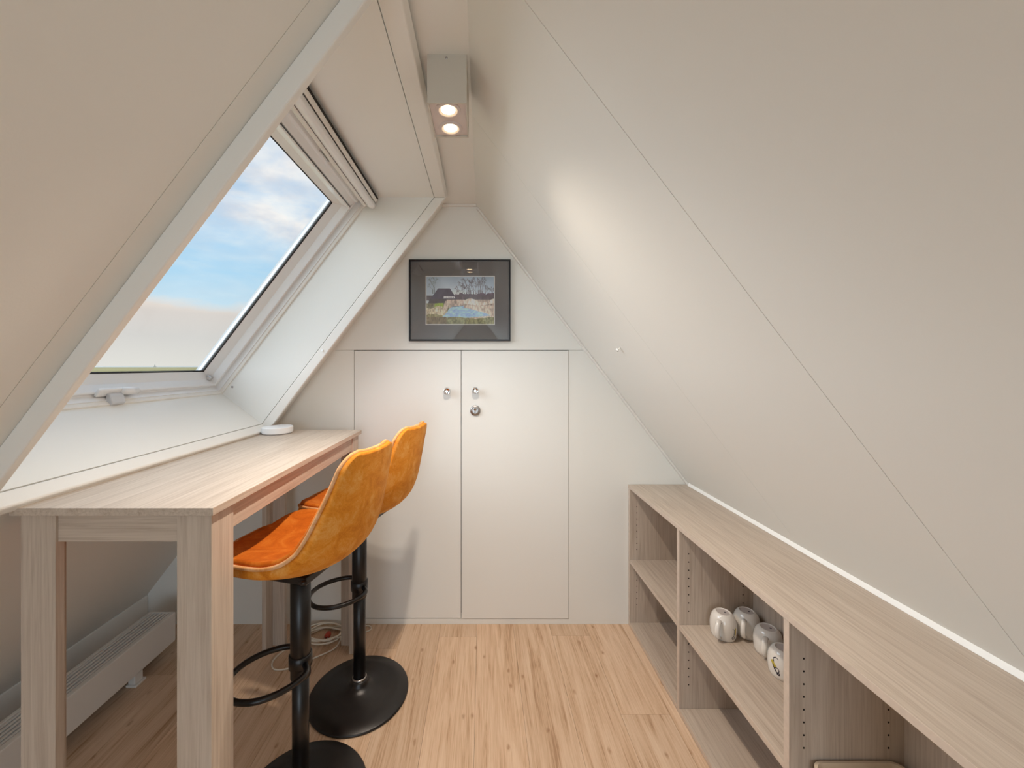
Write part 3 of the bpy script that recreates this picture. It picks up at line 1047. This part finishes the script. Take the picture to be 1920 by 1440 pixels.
def make_stool(label):
    root = empty('bar_stool', (0, 0, 0))
    tag(root, label, 'bar stool', 'ochre velvet bar stools at the table')
    base = lathe([(0.196, 0.0), (0.200, 0.003), (0.200, 0.007), (0.196, 0.0105), (0.15, 0.016), (0.10, 0.023), (0.06, 0.032), (0.040, 0.042), (0.034, 0.052), (0.033, 0.062), (0.026, 0.064)], 72)
    local('base', base, M['black'], root, True)
    local('lower_column', lathe([(0.0245, 0.06), (0.0245, 0.44)], 32), M['black'], root, True)
    local('base_collar', lathe([(0.0255, 0.062), (0.029, 0.063), (0.029, 0.070), (0.0255, 0.072)], 32, closed=False), M['steel'], root, True)
    local('upper_column', lathe([(0.026, 0.398), (0.0295, 0.402), (0.0295, 0.745)], 32), M['black'], root, True)
    # foot rest loop
    fd = Vector((-0.78, -0.62)).normalized()
    sd = Vector((-fd.y, fd.x))
    pts = [(-.005, .028), (0.0, .066), (.03, .088), (.085, .098), (.14, .086), (.182, .050), (.196, .0), (.182, -.050), (.14, -.086), (.085, -.098), (.03, -.088), (0.0, -.066), (-.005, -.028)]
    sm = catmull([(a, b, 0) for a, b in pts], 70)
    path = [(fd.x * a + sd.x * b, fd.y * a + sd.y * b, 0.452) for a, b, _ in sm]
    fr = local('foot_rest', tube(path, 0.0085, 12), M['black'], root, True)
    local('clamp', lathe([(0.0305, 0.432), (0.034, 0.435), (0.034, 0.469), (0.0305, 0.472)], 32, closed=False), M['black'], fr, True)
    # seat on its swivel plate
    pl = prism_xy([(-.09, -.09), (.09, -.09), (.09, .09), (-.09, .09)], 0.738, 0.760, 0.004)
    p = local('swivel_plate', pl, M['black'], root)
    p.rotation_euler = (0, 0, SEAT_ROT)
    lv = local('lever', tube([(0.03, -0.06, 0.744), (0.06, -0.08, 0.744), (0.085, -0.095, 0.750), (0.095, -0.10, 0.756)], [0.005, 0.005, 0.007, 0.007], 8), M['black'], p, True)
    shell, cush, pip = stool_shell()
    s = local('shell', shell, M['velvet'], root, True)
    s.rotation_euler = (0, 0, SEAT_ROT)
    c = local('cushion', cush, M['seatvelvet'], root, True)
    c.rotation_euler = (0, 0, SEAT_ROT)
    q = local('piping', pip, M['piping'], s, True)
    tag(q, 'lighter seam band round the edge')
    return root


def copy_tree(o, parent=None):
    c = o.copy()
    COL.objects.link(c)
    c.parent = parent
    for ch in list(o.children):
        copy_tree(ch, c)
    return c


st1 = make_stool('ochre velvet bar stool nearest the camera, its backrest covering part of the other')
st2 = copy_tree(st1)
st2['label'] = 'ochre velvet bar stool by the cupboard doors, partly behind the nearer one'
st1.location = (-0.565, 1.20, 0)
st2.location = (-0.513, 1.610, 0)

# ------------------------------------------------------------------ low shelving unit
SX0, SX1, SZ = 0.7685, 1.058, 0.738
bk = empty('shelving_unit', (0.92, 0.95, 0))
tag(bk, 'long low pale oak shelving unit of open compartments under the slope', 'shelf')
SYE = -0.105
pt = 0.018
tp = link('top_panel', boxm(SX0 - 0.002, 1.079, SYE - pt, YB - 0.002, SZ - pt, SZ, 0.0008), M['wood_y'], bk)
ups = [YB - 0.002, 1.530, 0.988, 0.446, SYE]
for y in ups:
    u = link('upright', boxm(SX0, SX1, y - pt, y, 0.0, SZ - pt, 0.0006), M['wood_z'], bk)
    hs = []
    for xh in (SX0 + 0.037, SX1 - 0.040):
        for k in range(17):
            zh = 0.115 + k * 0.032
            if abs(zh - 0.347) < 0.03:
                continue
            if zh > 0.66 or (zh < 0.347 and zh > 0.30):
                continue
            hs.append(lathe([(0.0026, 0.0), (0.0026, 0.0006)], 8, (xh, y - pt + 0.0002, zh), 'Y'))
    tag(link('pin_holes', join_me(hs), M['hole'], u), kind='stuff')
for a, b in zip(ups[1:], ups[:-1]):
    link('shelf', boxm(SX0 + 0.001, SX1, a + 0.0005, b - pt - 0.0005, 0.331, 0.349, 0.0006), M['wood_y'], bk)
    link('shelf', boxm(SX0 - 0.001, SX1, a + 0.0005, b - pt - 0.0005, 0.004, 0.022, 0.0006), M['wood_y'], bk)
link('back_panel', boxm(SX1, SX1 + 0.008, SYE - pt, YB - 0.002, 0.0, SZ - pt), M['wood_z'], bk)
for o in bk.children_recursive:
    if o.name.split('.')[0] in ('top_panel', 'upright', 'shelf'):
        o.data.materials.append(M['edge'])
        for p in o.data.polygons:
            if p.normal.x < -0.6:
                p.material_index = 1
tr4 = link('trim_3', prism_xz([(1.066, SZ), (1.087, SZ), (1.074, SZ + 0.017)], -0.12, YB - 0.024, 0.002), M['caulk'])
tag(tr4, 'bright white bead along the back of the shelving top', 'trim', kind='structure')

# ------------------------------------------------------------------ mugs
MP = [(0.0385, 0.0), (0.0405, 0.001), (0.0425, 0.012), (0.0445, 0.030), (0.0445, 0.045), (0.0425, 0.060), (0.0380, 0.074), (0.0320, 0.083), (0.0270, 0.0870), (0.0245, 0.0885), (0.0225, 0.0885), (0.0215, 0.0860), (0.0040, 0.0850)]


def mug_r(z):
    zs = [p[1] for p in MP[1:10]]
    rs = [p[0] for p in MP[1:10]]
    return float(np.interp(z, zs, rs))


mug_me = lathe(MP, 44)


def handle_me():
    pts = [(0.038, 0.068), (0.052, 0.072), (0.063, 0.062), (0.067, 0.045), (0.064, 0.028), (0.054, 0.016), (0.040, 0.012)]
    path = [(a, 0, b) for a, b in [tuple(p) for p in catmull(pts, 24)]]
    me = tube(path, 0.0062, 10)
    for v in me.vertices:
        v.co.y *= 1.35
    return me


hnd_me = handle_me()
foot_me = lathe([(0.0205, 0.0), (0.0205, 0.0003), (0.0008, 0.0003)], 30, (0, 0, 0.0862))
foot_dot = lathe([(0.0036, 0.0), (0.0036, 0.0004), (0.0004, 0.0004)], 16, (0.006, -0.003, 0.0864))


def stroke(pts, w, name='stroke'):
    """painted line on the mug: pts of (angle deg, z)"""
    sm = catmull(pts, 22)
    v, f = [], []
    for i, p in enumerate(sm):
        a = sm[min(i + 1, 21)] - sm[max(i - 1, 0)]
        ax = a[0] * math.pi / 180 * 0.044
        l = math.hypot(ax, a[1]) + 1e-9
        ox, oz = -a[1] / l * w / 2, ax / l * w / 2
        for s_ in (-1, 1):
            z = p[1] + oz * s_
            th = math.radians(p[0]) + ox * s_ / 0.044
            r = mug_r(z) + 0.0005
            v.append((r * math.cos(th), r * math.sin(th), z))
    for i in range(21):
        f.append((2 * i, 2 * i + 1, 2 * i + 3, 2 * i + 2))
    return mesh(name, v, f)


def ringstroke(a0, z0, ra, rz, w):
    return stroke([(a0 + ra * math.cos(q), z0 + rz * math.sin(q)) for q in np.linspace(0, 2 * math.pi, 12)], w)


mug_data = [(0.905, 1.455, -138, 'white mug upside down on the shelf, leftmost of the four', 0),
            (0.998, 1.462, -134, 'white mug upside down in the back corner of the compartment, second of the four', 1),
            (1.010, 1.368, -136, 'white mug upside down, third of the four, nearest the back panel', 2),
            (0.988, 1.268, 40, 'white mug upside down with yellow and violet motif, cut off by the upright', 3)]
for (mx_, my_, ha, lab, kd) in mug_data:
    r_ = empty('mug', (mx_, my_, 0.3492))
    tag(r_, lab, 'mug', 'white mugs on the middle shelf')
    local('cup', mug_me, M['ceramic'], r_, True)
    h_ = local('handle', hnd_me, M['ceramic'], r_, True)
    h_.rotation_euler = (0, 0, math.radians(ha))
    ft = local('foot_stamp', foot_me, M['stamp'], r_)
    local('stamp_dot', foot_dot, M['ink'], ft)
    if kd == 0:
        local('motif', join_me([ringstroke(-76, .018, 6, .0055, .0026), stroke([(-74, .027), (-70, .038), (-68, .047)], .0022), stroke([(-80, .052), (-74, .049), (-71, .046)], .001)]), M['ink'], r_)
        local('motif', join_me([stroke([(-66, .026), (-63, .038), (-60, .050)], .005)]), M['yellow'], r_)
    if kd == 1:
        local('motif', join_me([stroke([(-46, .060), (-38, .046), (-30, .036)], .0016)]), M['ink'], r_)
    if kd == 2:
        local('motif', join_me([stroke([(-50, .058), (-42, .046), (-36, .034)], .0014)]), M['ink'], r_)
    if kd == 3:
        local('motif', join_me([stroke([(-148, .064), (-158, .068), (-168, .062), (-164, .053)], .0018), ringstroke(-152, .031, 8, .007, .0022), stroke([(-168, .044), (-161, .033), (-153, .023)], .004),
                                ringstroke(-147, .020, 4, .003, .0036)]), M['ink'], r_)
        local('motif', join_me([stroke([(-174, .054), (-166, .046), (-156, .038)], .009)]), M['yellow'], r_)

# tray in the nearest compartment
tx0, tx1, ty0, ty1 = 0.812, 1.040, 0.60, 0.966


def rrect(x0, x1, y0, y1, r, n=6):
    out = []
    for (cx, cy, a0) in ((x1 - r, y1 - r, 0), (x0 + r, y1 - r, 90), (x0 + r, y0 + r, 180), (x1 - r, y0 + r, 270)):
        for k in range(n + 1):
            a = math.radians(a0 + 90 * k / n)
            out.append((cx + r * math.cos(a), cy + r * math.sin(a)))
    return out


ty_ = empty('serving_tray', ((tx0 + tx1) / 2, (ty0 + ty1) / 2, 0.349))
tag(ty_, 'cream tray with rounded corners and brown marks lying on the nearest shelf', 'tray')
link('plate', prism_xy(rrect(tx0, tx1, ty0, ty1, 0.03), 0.3495, 0.356, 0.002), M['tray'], ty_)
outer, inner = rrect(tx0, tx1, ty0, ty1, 0.03), rrect(tx0 + 0.006, tx1 - 0.006, ty0 + 0.006, ty1 - 0.006, 0.025)
n_ = len(outer)
v_ = [(a, b, 0.3555) for a, b in outer] + [(a, b, 0.3555) for a, b in inner] + [(a, b, 0.375) for a, b in outer] + [(a, b, 0.375) for a, b in inner]
f_ = []
for k in range(n_):
    k2 = (k + 1) % n_
    f_ += [(k, k2, 2 * n_ + k2, 2 * n_ + k), (n_ + k, 3 * n_ + k, 3 * n_ + k2, n_ + k2), (2 * n_ + k, 2 * n_ + k2, 3 * n_ + k2, 3 * n_ + k), (k, n_ + k, n_ + k2, k2)]
link('rim', mesh('rim', v_, f_), M['tray'], ty_)
for (a, b, rot) in ((0.90, 0.93, 20), (0.985, 0.935, -40), (0.95, 0.86, 60), (0.87, 0.80, 10), (1.0, 0.74, -20)):
    pts = [(0.016 * math.cos(q) * (1.6 if math.cos(q) > 0 else 1), 0.006 * math.sin(q)) for q in np.linspace(0, 2 * math.pi, 12, endpoint=False)]
    cr, sr = math.cos(math.radians(rot)), math.sin(math.radians(rot))
    link('leaf_print', prism_xy([(a + p * cr - q * sr, b + p * sr + q * cr) for p, q in pts], 0.3558, 0.3564), M['brownink'], ty_)

# ------------------------------------------------------------------ network puck on the table
pk = empty('network_puck', (-0.968, 1.825, TZ))
tag(pk, 'flat round white wireless puck at the far end of the table', 'router')
pr_ = 0.067


def puck(r, z0, z1, bev):
    pts = []
    for k in range(48):
        a = 2 * math.pi * k / 48
        p = Vector((math.cos(a), math.sin(a)))
        nrm = Vector((-0.80, 0.60))
        dd = p.dot(nrm)
        if dd > 0.80:
            p = p - nrm * (dd - 0.80)
        pts.append((p.x * r, p.y * r))
    return prism_xy(pts, z0, z1, bev)


local('shell', puck(pr_, 0.004, 0.032, 0.003), M['plastic'], pk)
local('foot', puck(pr_ - 0.006, 0.0, 0.0045, 0.0), M['clad'], pk)

# ------------------------------------------------------------------ radiator
rx0, rx1, rz0, rz1, ry0, ry1 = -1.587, -1.462, 0.057, 0.192, 0.50, 1.842
rd = empty('low_radiator', ((rx0 + rx1) / 2, 1.2, 0))
tag(rd, 'long low white convector radiator with slotted top under the table', 'radiator')
link('front_panel', boxm(rx1 - 0.022, rx1, ry0, ry1, rz0, rz1, 0.003), M['radiator'], rd)
link('rear_panel', boxm(rx0, rx0 + 0.016, ry0, ry1, rz0, rz1, 0.003), M['radiator'], rd)
link('end_panel', boxm(rx0 + 0.016, rx1 - 0.022, ry1 - 0.010, ry1, rz0, rz1, 0.002), M['radiator'], rd)
link('end_panel', boxm(rx0 + 0.016, rx1 - 0.022, ry0, ry0 + 0.010, rz0, rz1, 0.002), M['radiator'], rd)
link('core', boxm(rx0 + 0.018, rx1 - 0.024, ry0 + 0.012, ry1 - 0.012, rz0 + 0.01, rz1 - 0.02), M['dark'], rd)
ns = 5
sp_ = (rx1 - 0.022 - rx0 - 0.016) / ns
for k in range(ns):
    xx = rx0 + 0.016 + sp_ * (k + 0.5)
    link('grille_slat', boxm(xx - sp_ * 0.27, xx + sp_ * 0.27, ry0 + 0.010, ry1 - 0.010, rz1 - 0.012, rz1 - 0.001, 0.001), M['radiator'], rd)
for yy in (0.75, 1.66):
    ft = link('foot', boxm(-1.505, -1.475, yy - 0.02, yy + 0.02, 0.004, rz0 + 0.01, 0.003), M['radiator'], rd)
    link('foot_pad', boxm(-1.510, -1.465, yy - 0.026, yy + 0.026, 0.0, 0.010, 0.003), M['radiator'], ft)

# ------------------------------------------------------------------ cable
cp = []
rng = random.Random(3)
for k in range(58):
    a = k / 9.5 * 2 * math.pi
    w = 0.085 + 0.018 * rng.uniform(-1, 1)
    h = 0.055 + 0.012 * rng.uniform(-1, 1)
    cx, cy = -0.800 + 0.012 * math.sin(k * 0.7), 1.945 + 0.012 * math.cos(k * 0.5)
    cp.append((cx + w * math.cos(a), cy + h * math.sin(a), 0.0045 + k * 0.0004 + 0.002 * math.sin(k * 2.1) ** 2))
cp += [(-0.70, 1.92, 0.02), (-0.71, 1.86, 0.006), (-0.78, 1.80, 0.0045), (-0.86, 1.74, 0.0045), (-0.93, 1.73, 0.0045), (-0.965, 1.78, 0.0045), (-0.945, 1.85, 0.0045), (-0.88, 1.91, 0.008)]
cb_ = link('extension_cable', tube(catmull(cp, 520), 0.0036, 7), M['cable'], None, True)
tag(cb_, 'thin cream cable coiled on the floor behind the bar stools', 'cable')
pg = empty('cable_plug', (-0.775, 1.935, 0.0))
tag(pg, 'small red plug lying inside the cable coil', 'plug')
local('body', lathe([(0.008, -0.02), (0.013, -0.012), (0.014, 0.010), (0.011, 0.016)], 16, (0, 0, 0.0145), 'Y'), M['red'], pg, True)
local('pin', join_me([lathe([(0.0022, 0.014), (0.0022, 0.032)], 8, (dx, 0, 0.0145), 'Y') for dx in (-0.006, 0.006)]), M['steel'], pg)
sc_ = link('cable_loop', tube(catmull([(-0.640, 2.015, .0045), (-0.60, 2.022, .0045), (-0.577, 2.006, .0045), (-0.582, 1.985, .0045), (-0.61, 1.972, .0045), (-0.65, 1.985, .0045)], 40), 0.0034, 7), M['cable'], None, True)
tag(sc_, 'short loop of cream cable on the floor against the cupboard wall', 'cable')

# ------------------------------------------------------------------ hook on the right slope and dots
hk = empty('wall_hook', (0.5537, 1.556, 1.435))
tag(hk, 'tiny white screw hook in the sloping wall beside the doors', 'hook')
nv = Vector((-S_, 0, -C_))
p0 = Vector((0.5537, 1.556, 1.435))
link('screw', tube([p0, p0 + nv * 0.016], 0.003, 10), M['trim'], hk, True)
link('cap', tube([p0 + nv * 0.012, p0 + nv * 0.018], 0.0075, 14), M['caulk'], hk, True)
mg = link('magnet_catch', lathe([(0.005, 0), (0.005, 0.003), (0.003, 0.004)], 14, (LP(0.958, -0.02)[0], Y1, LP(0.958, -0.02)[1]), 'Y'), M['caulk'], None, True)
tag(mg, 'tiny round white stud on the edge of the window recess', 'stud')

# ------------------------------------------------------------------ outside
gr = link('ground', boxm(-2200, 2200, -2200, 2200, -3.6, -3.5), M['grass'])
tag(gr, 'flat green meadow outside the roof window', 'meadow', kind='structure')
se = link('sea', boxm(-9000, 9000, -9000, 9000, -4.2, -4.0), M['sea'])
tag(se, 'pale band of water beyond the meadow', 'water', kind='structure')
for k, (ang, dist, h) in enumerate(((40.3, 3900, 26.0), (35.9, 3600, 37.0), (33.6, 3800, 28.0))):
    a = math.radians(ang)
    X, Y = -math.sin(a) * dist, math.cos(a) * dist
    r_ = empty('sailing_boat', (X, Y, -4.0), a)
    tag(r_, ('pale sailing boat farthest left on the water', 'tallest pale sailing boat on the water, in the middle', 'pale sailing boat nearest the right sash, on the water')[k], 'boat', 'sailing boats on the horizon')
    local('hull', prism_xz([(-10, 3), (10, 3.4), (8, 0), (-8, 0)], -2, 2), M['sail'], r_)
    local('sail', prism_xz([(-5, 3), (1, 3), (1, h)], -0.2, 0.2), M['sail'], r_)
    local('sail', prism_xz([(1.8, 3), (6, 3), (1.8, h * .85)], -0.2, 0.2), M['sail'], r_)
